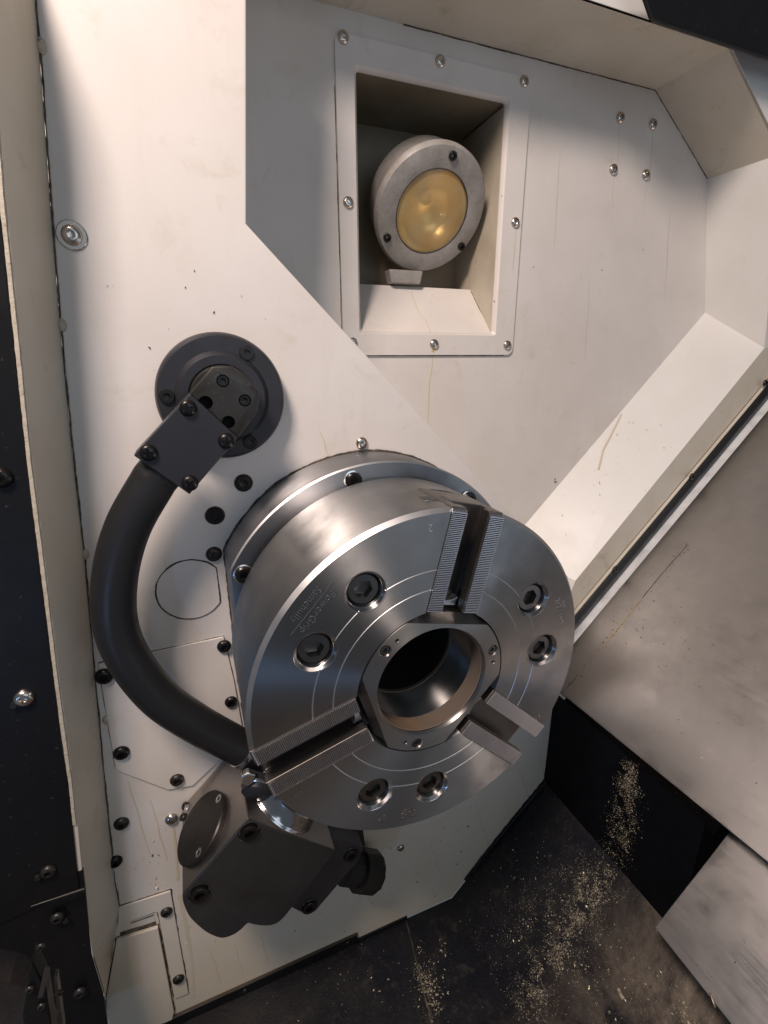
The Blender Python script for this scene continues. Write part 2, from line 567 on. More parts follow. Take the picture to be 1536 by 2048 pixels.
# recess wall with the opening of the lamp niche
xs = [-.32, .0575, .271, 1.1]
zs = [-.62, .2925, .5825, .9]
V = [(x, z, 0) for z in zs for x in xs]
F = [(j * 4 + i, j * 4 + i + 1, j * 4 + i + 5, j * 4 + i + 4) for j in range(3) for i in range(3) if (i, j) != (1, 1)]
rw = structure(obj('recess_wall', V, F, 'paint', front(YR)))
sm = rw.modifiers.new('solid', 'SOLIDIFY')
sm.thickness = 0.004
sm.offset = -1
c1 = at(1310, 180, YR); c2 = at(1415, 358, YR); c3 = at(1410, 625, YR)
c1o = Vector((c1.x, .233, c1.z)); c2o = Vector((c2.x, YO, c2.z))
kk_ = .062 / (c2.z - c3.z)
c3o = Vector((c3.x + (c3.x - c2.x) * kk_, YO, c3.z - .062))
zc = c1.z
def quad(name, pts, material, th=0.004, off=-1):
    o = obj(name, pts, [tuple(range(len(pts)))], material)
    s = o.modifiers.new('solid', 'SOLIDIFY')
    s.thickness = th
    s.offset = off
    return structure(o)
def orient(o, toward):
    """make the single face look toward a point"""
    me = o.data
    p = me.polygons[0]
    if (Vector(toward) - p.center).dot(p.normal) < 0:
        me.flip_normals()
    return o
IN = Vector((0.1, 0.0, 0.25))
orient(quad('ceiling', [(-.3, YR, zc), (c1.x, YR, zc), (c1o.x, .233, zc), (-.3, .233, zc)], 'paint_old'), IN)
orient(quad('corner_wall', [c1, c2, (c2.x, .233, c2.z), (c1o.x, .233, zc)], 'paint_old'), IN)
orient(quad('end_wall', [c2, c3, c3o, (c2.x, .233, c2.z)], 'white'), IN)
s_in = SB * ((c3.x + c3.z) * Q) + NB * ((c3.x - c3.z) * Q)
def slant(s, n, y):
    v = SB * s + NB * n
    v.y = y
    return v
sc3 = (c3.x + c3.z) * Q; nc3 = (c3.x - c3.z) * Q
so3 = (c3o.x + c3o.z) * Q; no3 = (c3o.x - c3o.z) * Q
orient(quad('sill_wall', [c3, slant(0.185, nc3, YR), slant(0.2135, 0.3300, YO), c3o], 'white'), IN)
orient(quad('sill_end_wall', [slant(0.2135, 0.3300, YO), slant(0.185, nc3, YR), slant(0.12, .372, YO)], 'white'), IN)
orient(quad('sill_trim', [c3o, slant(0.2135, 0.3300, YO), slant(0.12, .372, YO), slant(0.9, .372, YO), slant(0.9, no3, YO)], 'paint_old'), (0, -.3, 0.2))
# outer rim of the recess, facing the viewer
orient(quad('rim_wall', [(-.3, .232, zc), (c1o.x, .232, zc), (c1o.x + .02, .232, 1.0), (-.3, .232, 1.0)], 'white'), (0.3, -.5, .7))
orient(quad('rim_wall', [(c1o.x, .2325, zc), (c2o.x, .2325, c2o.z), (1.2, .2325, c2o.z), (1.2, .2325, 1.0), (c1o.x + .02, .2325, 1.0)], 'white'), (0.3, -.5, .7))
orient(quad('rim_wall', [(c2o.x, .2325, c2o.z), c3o, (1.2, YO, c3o.z), (1.2, .2325, c2o.z)], 'white'), (0.3, -.5, .7))

# left wall of the work area, from the plate toward the viewer
inner = [(60, -120), (70, 0), (84, 170), (100, 400), (120, 650), (143, 890), (168, 1110), (190, 1360), (208, 1560), (230, 1766), (239, 1813), (224, 1911), (212, 1990)]
outer = [(-40, -120), (-20, 0), (-8, 150), (12, 400), (43, 700), (65, 920), (89, 1110), (119, 1360), (146, 1560), (166, 1766), (172, 1813), (186, 1915), (209, 1992)]
YL = 0.118
PI_ = p3(inner); PO = p3(outer, YL)
V = PI_ + PO + [p + Vector((-.03, 0, 0)) for p in PI_] + [p + Vector((-.03, 0, 0)) for p in PO]
n = len(PI_)
F = []
for i in range(n - 1):
    F += [(i, i + 1, n + i + 1, n + i), (n + i, n + i + 1, 3 * n + i + 1, 3 * n + i), (2 * n + i, 2 * n + i + 1, 3 * n + i + 1, 3 * n + i)]
lw = structure(obj('left_wall', V, F, 'paint_old', smooth=25))
# sealant along the outer edge, grime and sealant dabs along the inner seam
pts = []
for a, b in zip(PO, PO[1:]):
    k = max(2, int((b - a).length / 0.0035))
    pts += [a.lerp(b, i / k) for i in range(k)]
sp = [p + Vector((-.0022, -.0006, 0)) for p in pts if p.z > -.15]
Vt, Ft = [], []
for p in sp:
    wl = .0021 + random.uniform(-.0003, .0003)
    wr = .0022 + random.uniform(-.0002, .0002)
    hh = .0008 + random.uniform(-.0002, .0003)
    Vt += [p + Vector((-wl, .0005, 0)), p + Vector((-wl * .5, -hh, 0)), p + Vector((wr * .6, -hh * 1.1, 0)), p + Vector((wr, .0022, 0))]
for k in range(len(sp) - 1):
    Ft += [(k * 4 + q, k * 4 + q + 1, k * 4 + q + 5, k * 4 + q + 4) for q in range(3)]
obj('sealant_bead', Vt, Ft, 'seal', parent=lw, smooth=70)
ribbon('seam_grime', [p + Vector((.0006, -.0004, 0)) for p in PI_[:-2]], 0.0014, FN, 'grime', lw, 0.0005, 0.8, sub=0.003)
for u, v in [(82, 92), (124, 650), (170, 1108), (212, 1440)]:
    p = at(u, v, YP)
    Vs, Fs = lathe_data([(0.0001, .004), (.003, .0035), (.0048, .0015), (.0054, 0)], 12)
    Vs = [(x * .65, y * 1.0, z * .8) for x, y, z in Vs]
    obj('sealant_dab', Vs, Fs, 'seal', frame(p, FN), lw, 60)

# black sheet metal in front of the left wall
pr = [(p.x - .0035, p.z) for p in p3([(-40, -120), (-8, 150), (12, 400), (43, 700), (78, 1032), (105, 1247), (133, 1481), (146, 1560), (163, 1730), (168, 1768)], YL)]
bx = thing('door_panel', 'black sheet metal panel with button screws at the far left, bordering the ragged white sealant', 'panel', (-.35, YL, -.1))
prism('sheet', [(-.8, pr[0][1])] + pr + [(-.8, pr[-1][1] - .09)], -YL - .002, -YL + .002, 'black', front(0), bx, bevel=0.001)
lowp = [(168, 1745), (186, 1915), (209, 1992), (222, 2100)]
pl = [(x - .0015, z) for x, z in pp(lowp, YL - .004)]
lx = thing('kick_plate', 'lower black sheet metal panel with folded shiny lip at the bottom left', 'panel', (-.33, YL, -.3))
prism('sheet', [(-.8, pl[0][1] - .05)] + pl + [(-.8, pl[-1][1])], -YL - .004, -YL + .0005, 'black', front(0), lx, bevel=0.001)
a, b = at(168, 1778, YL - .008), at(62, 1813, YL - .012)
Vt, Ft = tube_data([a, a.lerp(b, .5), b], [.0016, .0012, .0006], 10)
obj('folded_lip', Vt, Ft, 'oxide_worn', parent=lx, smooth=50)
for (u, v, r, who) in [(3, 955, .0075, bx), (48, 1395, .0078, bx), (97, 1742, .0068, bx), (115, 1835, .0062, lx), (160, 1984, .0062, lx)]:
    screw('button', 'screwblack' if u < 10 else 'stainless' if u == 48 else 'oxide_worn', at(u, v, YL - .002 - (.002 if who is lx else 0)), FN, r, who)
# small bright nuts beside them
for u, v, who in [(76, 1752, bx), (28, 1408, bx), (132, 1838, lx)]:
    Vn, Fn = prism_data([(cos(k * pi / 3) * .0025, sin(k * pi / 3) * .0025) for k in range(6)], 0, .003)
    obj('nut', Vn, Fn, 'oxide_worn', frame(at(u, v, YL - .003), FN), who)
# guide bracket and ledge in the bottom left corner
gb = thing('guide_bracket', 'black upright guide with pale worn edge in the bottom left corner', 'bracket', at(85, 1990, -.02))
prism('plate', pp([(72, 1880), (100, 1935), (118, 2060), (62, 2060), (55, 1990)], -.02), 0.02, 0.032, 'black', front(0), gb, 0.001)
prism('worn_edge', pp([(90, 1932), (101, 1934), (86, 1990), (76, 1994)], -.035), 0.035, 0.036, 'groove', front(0), gb)
prism('rib', pp([(108, 1955), (114, 1955), (128, 2060), (118, 2060)], -.035), 0.030, 0.0355, 'oxide_worn', front(0), gb)
for u, v in [(82, 1893), (60, 1978), (118, 1985), (83, 2012)]:
    screw('button', 'oxide_worn', at(u, v, -.033), FN, .0026, gb)
cl = structure(prism('conveyor_floor', pp([(-60, 1955), (20, 1965), (62, 1985), (105, 2090), (-60, 2130)], 0.0), -0.02, 0.0, 'floor', front(0)))

# ================================================================== LAMP NICHE
nx0, nx1, nz0, nz1, yb = .0575, .271, .2925, .5825, .47
fx0, fx1, fz0, fz1 = .0352, .3028, .2655, .609
ni = thing('lamp_housing', 'cream sheet metal housing with screwed flange, recessed behind the round work lamp', 'lamp housing', (.165, YR, .43))
# flange: a frame with rounded corners
def rrect(x0, x1, z0, z1, r, k=5):
    out = []
    for cx, cz, a0 in ((x1 - r, z1 - r, 0), (x0 + r, z1 - r, 90), (x0 + r, z0 + r, 180), (x1 - r, z0 + r, 270)):
        out += [(cx + r * cos(radians(a0 + 90 * i / k)), cz + r * sin(radians(a0 + 90 * i / k))) for i in range(k + 1)]
    return out
ot = rrect(fx0, fx1, fz0, fz1, .010)
it = rrect(nx0, nx1, nz0, nz1, .004)
it2 = rrect(nx0 + .0035, nx1 - .0035, nz0 + .0035, nz1 - .0035, .004)
n = len(ot)
V = [(x, z, 0) for x, z in ot] + [(x, z, .0035) for x, z in ot] + [(x, z, .0035) for x, z in it] + [(x, z, -.001) for x, z in it2] + [(x, z, -.004) for x, z in it2]
F = []
for lv in range(4):
    F += [(lv * n + i, lv * n + (i + 1) % n, (lv + 1) * n + (i + 1) % n, (lv + 1) * n + i) for i in range(n)]
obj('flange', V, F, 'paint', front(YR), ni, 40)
a0, a1, b0, b1 = nx0 + .0035, nx1 - .0035, nz0 + .0035, nz1 - .0035
ys, zsl = .4185, .364
y0_ = YR + .004
obj('side_panel', [(a1, y0_, b0), (a1, y0_, b1), (a1 + .006, yb, b1), (a1 + .006, yb, zsl), (a1 + .004, ys, zsl)], [(0, 1, 2, 3, 4)], 'dirty', parent=ni)
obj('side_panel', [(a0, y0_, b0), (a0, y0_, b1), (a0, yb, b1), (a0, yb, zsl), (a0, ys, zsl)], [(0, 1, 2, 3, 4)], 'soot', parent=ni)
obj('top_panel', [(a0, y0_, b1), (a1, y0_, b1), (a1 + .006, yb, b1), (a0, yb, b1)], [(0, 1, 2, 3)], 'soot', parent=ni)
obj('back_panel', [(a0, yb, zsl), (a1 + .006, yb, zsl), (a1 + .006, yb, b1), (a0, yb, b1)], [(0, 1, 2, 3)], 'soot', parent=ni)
obj('bottom_panel', [(a0, y0_, b0), (a1, y0_, b0), (a1 + .004, ys, zsl), (a0, ys, zsl), (a0, yb, zsl), (a1 + .006, yb, zsl)], [(0, 1, 2, 3), (3, 2, 5, 4)], 'paint', parent=ni)
for k, (u, v) in enumerate([(686, 75), (880, 123), (1048, 163), (696, 405), (1030, 445), (705, 685), (868, 688), (1014, 690)]):
    screw('button', 'stainless', at(u, v, YR - .0035), FN, .0068, ni)
ribbon('seam_grime', [Vector((nx1 + .001 - .0035, YR + .006, nz0 + .006)), Vector((nx1 + .0005, ys - .004, zsl - .003))], .0014, (-.6, -.5, .5), 'grime', ni, .0005, .8, sub=.003)
ribbon('seam_grime', [Vector((nx1 - .004, YR + .006, nz1 - .005)), Vector((nx1 + .001, yb - .01, nz1 - .005))], .0018, (-.7, -.2, -.7), 'grime', ni, .0005, .7, sub=.003)
ribbon('edge_grime', [Vector((fx0 - .0008, YR - .0003, z)) for z in (.56, .45, .36, .285)], 0.0009, FN, 'grime', ni, .0004, .98, sub=.003)
ribbon('edge_grime', [Vector((x, YR - .0003, fz0 - .0008)) for x in (.07, .16, .24, .29)], 0.0009, FN, 'grime', ni, .0004, .98, sub=.003)
# work lamp
ln_ = Vector((0.0, -.8355, -.5496)).normalized()
lc = Vector((.1785, .376, .4520))
k_ = (.376 + .30682) / (.40 + .30682)
lampR = .0843 * k_; glassR = .0544 * k_
tmp = CAM + (Vector((.1919, .40, .4587)) - CAM) * k_
lc = tmp
LF = frame(lc, ln_)
lm = thing('work_lamp', 'round cast work lamp with yellowed glass inside the recessed cream housing', 'lamp', lc)
lathe('bezel', [(glassR - .001, -.004), (glassR, .0005), (glassR + .002, .0012), (lampR * .86, .0012), (lampR * .96, -.0005), (lampR, -.005), (lampR, -.010), (lampR * .95, -.014)], 'cast', LF, lm, 80, 40)
lathe('lamp_body', [(lampR * .95, -.0145), (lampR * .93, -.018), (lampR * .92, -.052), (lampR * .80, -.058), (.0, -.060)], 'cast', LF, lm, 64, 40)
lathe('reflector', [(glassR, -.004), (glassR * .93, -.010), (glassR * .72, -.020), (glassR * .42, -.027), (.0, -.029)], 'bowl', LF, lm, 64, 60)
lathe('bulb', [(.0, -.006), (.006, -.008), (.0085, -.013), (.0075, -.019), (.005, -.027)], 'bulb', LF @ Matrix.Translation((-.010, .014, 0)), lm, 32, 60)
lathe('glass', [(glassR + .0005, -.002), (glassR * .8, -.0002), (glassR * .5, .0010), (0, .0014)], 'lens', LF, lm, 64, 60)
lathe('gasket', [(glassR + .0012, .0002), (glassR + .0006, .0011), (glassR - .0004, .0009), (glassR - .0006, -.001)], 'fleck', LF, lm, 64, 60)
for u, v in [(905, 311), (774, 475), (922, 492)]:
    screw('cap', 'screwblack', onplane(u, v, lc + ln_ * .0008, ln_), ln_, .0055, lm)
prism('mounting_foot', [(.132, .366), (.178, .366), (.182, .384), (.128, .384)], -.425, -.405, 'cast', front(0), lm, .0015)

# four screws on the recess wall
for u, v in [(1240, 236), (1305, 249), (1226, 339), (1291, 350)]:
    screw('button', 'stainless', at(u, v, YR), FN, .0074, rw)

# black object hanging in the top right corner
bk = thing('wiper_cover', 'black angular cover hanging in the top right corner below the ceiling edge', 'cover', at(1420, 40, .2))
prism('shell', pp([(1262, -60), (1290, 0), (1303, 38), (1330, 50), (1536, 117), (1620, 145), (1620, -60)], .205), -.209, -.205, 'black', front(0), bk, .002)
prism('edge_strip', pp([(1303, 36), (1304, 44), (1536, 122), (1620, 150), (1620, 142), (1536, 115), (1330, 48)], .2035), -.2045, -.2025, 'oxide_worn', front(0), bk)

# ================================================================== SLANT BED SIDE
# rubber wiper along the foot of the sill
wp = thing('wiper_strip', 'black rubber wiper strip held by small bolts along the foot of the white sill', 'wiper strip', slant(.4, .385, YO))
prof = [(.3725, 0), (.3745, -.0045), (.380, -.008), (.388, -.009), (.394, -.006), (.3985, 0)]
V = [slant(s, nn, YO + dy) for s in (.06, .95) for nn, dy in prof]
k = len(prof)
F = [(i, i + 1, k + i + 1, k + i) for i in range(k - 1)] + [tuple(range(k)), tuple(range(2 * k - 1, k - 1, -1)), (0, k, 2 * k - 1, k - 1)]
obj('rubber', V, F, 'rubber', parent=wp, smooth=50)
V = [slant(s, nn, YO + dy) for s in (.06, .95) for nn, dy in ((.3722, -.001), (.3722, -.0062), (.3735, -.0062), (.3735, -.001))]
obj('clamp_edge', V, [(0, 1, 5, 4), (1, 2, 6, 5), (2, 3, 7, 6)], 'paint_old', parent=wp)
for u, v in [(1383, 953), (1230, 1138), (1530, 766)]:
    screw('button', 'oxide_worn', at(u, v, YO - .0085), FN, .0056, wp)
# bright way strip under the wiper
V = [slant(s, nn, y) for s in (.0, .95) for nn, y in ((.4025, .250), (.4025, .205), (.412, .205), (.412, .250))]
obj('way_strip', V, [(0, 1, 5, 4), (1, 2, 6, 5), (2, 3, 7, 6), (3, 0, 4, 7), (0, 1, 2, 3), (4, 5, 6, 7)], 'strip')
ws = bpy.data.objects['way_strip']
ws['label'] = 'bright narrow way strip between the rubber wiper and the steel way cover'
ws['category'] = 'way strip'
# telescopic way covers
BF = Matrix((SB, Vector((0, -1, 0)), -NB)).transposed().to_4x4()   # local x up the slope, y toward the viewer, z out of the cover
def slab(name, poly, c, th, label, y_lip=0.0):
    return prism(name, poly, -c - th, -c, 'cover', BF, None, .0008)
wc = thing('way_cover', 'wide ground steel way cover sloping down at the right, streaked with scratches and grime', 'way cover', slant(.4, .4, 0))
prism('sheet', [(.0595, -.222), (.95, -.222), (.95, .45), (.0735, .45), (.0700, .113)], -.403, -.400, 'cover', BF, wc, .0008)
prism('folded_edge', [(.0590, -.2215), (.0640, -.2215), (.0780, .45), (.0730, .45), (.0695, .113)], -.413, -.4033, 'oxide', BF, wc, .0006)
gp = [bed(u, v, .3998) for u, v in [(1125, 1386), (1152, 1355), (1200, 1300), (1245, 1245), (1285, 1195), (1330, 1140), (1375, 1090)]]
ribbon('grime_line', [p - NB * .0002 for p in gp[:2]], .0006, -NB, 'grime', wc, .0003, .9, sub=.003)
ribbon('grime_line', [p - NB * .0002 for p in gp[2:5]], .0012, -NB, 'stain', wc, .0003, .95, sub=.002)
ribbon('grime_line', [p - NB * .0002 for p in gp[4:]], .0006, -NB, 'grime', wc, .0003, .95, sub=.003)
lcv = thing('lower_way_cover', 'smaller steel way cover at the bottom right, tucked under the wide one', 'way cover', slant(.1, .43, -.2))
prism('sheet', [(-.0685, .067), (.20, .064), (.20, .45), (-.083, .45)], -.4325, -.430, 'cover', BF, lcv, .0006)
prism('folded_edge', [(-.0675, .068), (-.0645, .068), (-.079, .45), (-.082, .45)], -.442, -.4328, 'groove', BF, lcv)

# ================================================================== FLOOR AND CASTING
prof = [(-.9, -.5735), (.061, -.5735), (.1405, -.5735), (.3030, -.396), (.42, -.397), (.42, -.70), (-.9, -.70)]
flr = structure(prism('floor', prof, -.1735, .015, 'floor', front(0)))
# the casting wall runs out under the lower cover
cwall = structure(prism('casting_wall', [(.3027, -.3955), (.3027, -.2225), (.3226, -.2472), (.42, -.157), (.42, -.3955)], -.1734, .0655, 'oily', front(0)))
structure(prism('floor', [(-.9, -.5735), (.061, -.5735), (.1405, -.5735), (.3030, -.396), (.3295, -.367), (.3295, -.70), (-.9, -.70)], .0151, .0659, 'floor', front(0)))
cwall.data.materials.append(M['soottar'])
for p in cwall.data.polygons:
    if abs(p.normal.z) > .5 or p.normal.y > .3:
        p.material_index = 1
prof2 = [(-.9, -.5735), (.061, -.5735), (.1405, -.5735), (.3030, -.396), (.330, -.367), (.33, -.70), (-.9, -.70)]
structure(prism('floor', prof2, .066, .75, 'floor', front(0)))
# weld bead along the foot of the plate
wb = smooth_path([at(u, v, YP - .003) for u, v in [(1092, 1562), (1060, 1600), (1020, 1648), (975, 1703), (930, 1760)]], 14)
wb = [p + Vector((random.uniform(-.0006, .0006), random.uniform(-.0004, .0004), random.uniform(-.0006, .0006))) for p in wb]
Vt, Ft = tube_data(wb, [.0042 - .0028 * (i / len(wb)) + random.uniform(-.0004, .0004) for i in range(len(wb))], 10)
obj('weld_bead', Vt, Ft, 'black', parent=flr, smooth=60)
# dark trim along the bottom of the plate
prism('floor_trim', [(-.345, -.5725), (-.0215, -.5725), (-.0215, -.5555), (-.345, -.5570)], -YP + .0005, -YP + .004, 'black', front(0), flr, .0006)
prism('floor_trim', [(-.0212, -.5725), (.060, -.5725), (.060, -.5665), (-.0212, -.5675)], -YP + .0005, -YP + .003, 'black', front(0), flr, .0004)
prism('trim_edge', [(-.345, -.5568), (-.0215, -.5553), (-.0215, -.5546), (-.345, -.5561)], -YP + .0005, -YP + .0036, 'fleck', front(0), flr)
for u, v in [(490, 1981), (695, 1885)]:
    screw('button', 'oxide_worn', at(u, v, YP - .004), FN, .003, flr)
SN = Vector((-(.396 - .5735) * -1, 0, .3030 - .1405))
SN = Vector((-.1775, 0, .1625)).normalized()      # normal of the sloping part of the floor
def onslope(u, v):
    return onplane(u, v, (.3030, 0, -.396), SN)
def onflat(u, v):
    return onplane(u, v, (0, 0, -.5735), Vector((0, 0, 1)))
ribbon('floor_crease', [onflat(u, v) for u, v in [(811, 1836), (822, 1880), (842, 1960), (862, 2040), (880, 2120)]], .0022, (0, 0, 1), 'grime', flr, .0006, .6)

# chips
def chips(name, jobs, material, size, clump=False):
    V, F = [], []
    for fn, nrm, line, wid, count, sz in jobs:
        line = [Vector(p) for p in line]
        ls = [(b - a).length for a, b in zip(line, line[1:])]
        tot = sum(ls) or 1
        for _ in range(count):
            t = random.random() * tot
            i = 0
            while i < len(ls) - 1 and t > ls[i]:
                t -= ls[i]
                i += 1
            q = line[i].lerp(line[i + 1], t / ls[i]) if ls else line[0]
            w = wid[i] + (wid[min(i + 1, len(wid) - 1)] - wid[i]) * (t / ls[i]) if ls else wid[0]
            u = q.x + random.gauss(0, w)
            v = q.y + random.gauss(0, w)
            p = fn(u, v)
            if clump and mnoise.noise(p * 55) + .5 * mnoise.noise(p * 160) < random.uniform(-.45, .35):
                continue
            s = sz * random.choice((.4, .45, .5, .6, .7, .8, .9, 1.0, 1.4, 2.2))
            e = Vector((random.gauss(0, 1), random.gauss(0, 1), random.gauss(0, 1)))
            e = (e - nrm * e.dot(nrm) * .6).normalized()
            f = nrm.cross(e).normalized()
            base = p + nrm * (s * .25)
            k = len(V)
            asp = random.uniform(.25, .6)
            V += [base - e * s, base - f * s * asp + nrm * s * .35 * random.random(), base + e * s, base + f * s * asp, base + nrm * s * random.uniform(.2, .6)]
            F += [(k, k + 1, k + 4), (k + 1, k + 2, k + 4), (k + 2, k + 3, k + 4), (k + 3, k, k + 4)]
    o = obj(name, V, F, material)
    o['kind'] = 'stuff'
    return o
def v2(l):
    return [(u, v, 0) for u, v in l]
def onwall(u, v):
    return onplane(u, v, (.3026, 0, 0), Vector((1, 0, 0)))
WN = Vector((-1, 0, 0))
ZU = Vector((0, 0, 1))
J = [(onwall, WN, v2([(1256, 1530), (1253, 1600), (1246, 1660), (1236, 1715)]), [9, 14, 17, 19], 3600, .00055),
     (onslope, SN, v2([(1238, 1725), (1215, 1752), (1150, 1800), (1090, 1850)]), [18, 24, 34, 42], 3600, .0006),
     (onslope, SN, v2([(1190, 1745), (1180, 1790), (1150, 1850), (1120, 1905), (1068, 1985), (1048, 2040)]), [15, 11, 9, 12, 18, 28], 4600, .0006),
     (onslope, SN, v2([(1200, 1770), (1090, 1880), (1030, 1990)]), [50, 60, 70], 3000, .0005),
     (onflat, ZU, v2([(838, 1900), (850, 1960), (862, 2020)]), [8, 11, 13], 1200, .0007),
     (onflat, ZU, v2([(880, 1890), (866, 1960), (870, 2030)]), [12, 12, 14], 120, .0010),
     (onslope, SN, v2([(1330, 2010), (1370, 2040)]), [22, 24], 200, .0014)]
J += [(onwall, WN, v2([(1256, 1530), (1253, 1600), (1246, 1660), (1236, 1715)]), [10, 14, 17, 20], 3500, .00028),
      (onslope, SN, v2([(1238, 1725), (1180, 1790), (1120, 1905), (1068, 1985), (1048, 2040)]), [22, 22, 20, 26, 36], 7000, .00032),
      (onslope, SN, v2([(1238, 1725), (1150, 1800), (1060, 1870), (1000, 1990)]), [30, 40, 50, 60], 6000, .00030),
      (onslope, SN, v2([(1100, 1700), (1000, 1850), (1250, 1950)]), [90, 90, 90], 3000, .0003)]
chips('metal_chips', J, 'chipdull', .001, True)['label'] = 'dull yellowish metal chips heaped on the oily black floor'
J = [(onslope, SN, v2([(1000, 1800), (1120, 1960), (1290, 1960)]), [70, 80, 80], 520, .0010),
     (onslope, SN, v2([(1060, 1640), (1000, 1760)]), [60, 60], 90, .0008),
     (onflat, ZU, v2([(560, 2000), (760, 1960), (900, 1960)]), [60, 60, 60], 240, .0009),
     (onslope, SN, v2([(1180, 1900), (1300, 2000)]), [60, 50], 260, .0011)]
chips('bright_chips', J, 'chip', .001)['label'] = 'bright silver chips sprinkled over the oily black floor'
def onbed(u, v):
    return bed(u, v, .3997)
def onlow(u, v):
    return bed(u, v, .4297)
J = [(onbed, -NB, v2([(1250, 1250), (1420, 1400)]), [60, 70], 160, .0005),
     (onbed, -NB, v2([(1128, 1385), (1200, 1300), (1290, 1190), (1375, 1090)]), [3, 4, 4, 4], 260, .0007),
     (onbed, -NB, v2([(1250, 1300), (1360, 1140)]), [30, 30], 150, .0006),
     (onbed, -NB, v2([(1400, 1600), (1500, 1300)]), [50, 60], 40, .0006),
     (onlow, -NB, v2([(1400, 1850), (1500, 1950)]), [40, 40], 30, .0006)]
chips('cover_flecks', J, 'fleck', .001)['label'] = 'dark flecks stuck to the steel way covers'
# loose swarf curls
def curl(name, fn, nrm, pts, r, label, material='chip'):
    P = smooth_path([fn(u, v) + nrm * (.0012 + .001 * (i % 2)) for i, (u, v) in enumerate(pts)], 8)
    Vt, Ft = tube_data(P, r, 6, nrm)
    o = obj(name, Vt, Ft, material, smooth=60)
    o['label'] = label
    o['category'] = 'metal chip'
    return o
curl('swarf_curl', onlow, -NB, [(1422, 1986), (1426, 2000), (1431, 2015)], .0010, 'pale swarf sliver at the edge of the lower way cover')
curl('swarf_curl', onslope, SN, [(1238, 1978), (1243, 1990), (1248, 1998)], .0022, 'lone pale chip lying on the brown oily floor', 'chipdull')
# dark flecks and drips on the paint
J = []
def onplate(u, v):
    return at(u, v, YP - .0002)
def onrec(u, v):
    return at(u, v, YR - .0002)
def onsill(u, v):
    return onplane(u, v, c3o, sill_n) + sill_n * .0003
sill_n = (c3o - c3).cross(SB).normalized()
if sill_n.dot(CAM - c3) < 0:
    sill_n.negate()
def onceil(u, v):
    return onplane(u, v, (0, 0, zc - .0002), Vector((0, 0, 1)))
J += [(onplate, FN, v2([(640, 1820), (820, 1740), (1000, 1620)]), [60, 60, 50], 110, .0009),
      (onplate, FN, v2([(300, 1680), (330, 1850)]), [40, 40], 34, .0009),
      (onplate, FN, v2([(260, 500), (300, 700), (560, 750)]), [70, 60, 70], 16, .0007),
      (onrec, FN, v2([(1120, 600), (1200, 520), (1150, 800)]), [70, 80, 60], 26, .0009),
      (onsill, sill_n, v2([(1360, 800), (1200, 1000)]), [50, 50], 22, .0009),
      (onrec, FN, v2([(1109, 960), (1110, 961)]), [1, 1], 3, .0025)]
chips('paint_flecks', J, 'fleck', .001)['label'] = 'tiny dark flecks scattered on the cream painted panels'
ribbon('oil_drip', [at(u, v, YR - .0001) for u, v in [(866, 700), (864, 730), (858, 770), (857, 810), (856, 852)]], .0026, FN, 'stainpale', rw, .0003, .3, taper=True)
ribbon('oil_drip', [at(u, v, YR - .0036) for u, v in [(866, 678), (868, 692), (866, 704)]], .0050, FN, 'stain', ni, .0002, .3)
bn = Vector((0, -(zsl - b0), (ys - YR - .004))).normalized()
bn = Vector((0, -(zsl - b0), ys - YR - .004)); bn.normalize()
ribbon('oil_drip', [onplane(u, v, (0, YR + .004, b0), bn) for u, v in [(822, 584), (835, 620), (852, 642), (861, 664)]], .0018, bn, 'stainpale', ni, .0003, .3)
ribbon('oil_drip', [onsill(u, v) for u, v in [(1243, 828), (1222, 870), (1206, 900), (1197, 938)]], .0024, sill_n, 'stainpale', bpy.data.objects['sill_wall'], .0003, .3)
ribbon('oil_drip', [at(u, v, YP - .0001) for u, v in [(358, 1790), (372, 1850), (380, 1900), (384, 1950), (388, 1995)]], .0048, FN, 'stainpale', hw, .0002, .5)
ribbon('oil_drip', [at(u, v, YP - .0001) for u, v in [(347, 1655), (352, 1700), (356, 1760)]], .0035, FN, 'stainpale', hw, .0003, .4)
ribbon('seam_grime', [Vector((x, YR - .0004, zc - .0005)) for x in (.12, .25, .38, .47, c1.x)], .0014, (0, -1, -1), 'grime', rw, .0005, .95, sub=.003)
ribbon('seam_grime', [c1 + FN * .0004, c1.lerp(c2, .5) + FN * .0004, c2 + FN * .0004], .0018, (-1, -1, 0), 'grime', rw, .0005, .95, sub=.003)

rd = random.Random(11)
for (u0, v0, L, w) in [(255, 1560, 150, .0016), (300, 1600, 120, .0022), (420, 1900, 70, .0030), (470, 1890, 60, .0020), (520, 1870, 55, .0016), (700, 1730, 90, .0020), (860, 1680, 90, .0022), (950, 1600, 120, .0024),
                       (1040, 1540, 110, .0030), (1075, 1500, 150, .0030), (1010, 1600, 90, .0016), (330, 1120, 60, .0010), (640, 860, 50, .0012)]:
    ribbon('oil_drip', [at(u0 + i * L * .06 + rd.uniform(-2, 2), v0 + L * i / 5, YP - .0001) for i in range(6)], w, FN, 'stainpale' if rd.random() < .6 else 'smear', hw, .00012, .5, taper=True)
for (u0, v0, L, w) in [(1032, 452, 90, .0016), (1240, 245, 120, .0014), (1306, 258, 110, .0014), (1228, 348, 100, .0016), (1292, 360, 80, .0012), (1120, 300, 200, .0020), (1180, 560, 160, .0016), (1340, 420, 180, .0022)]:
    ribbon('oil_drip', [at(u0 - i * L * .012 + rd.uniform(-1, 1), v0 + L * i / 5, YR - .0001 - (.0036 if u0 == 1032 else 0)) for i in range(6)], w, FN, 'smear', rw, .00010, .5, taper=True)
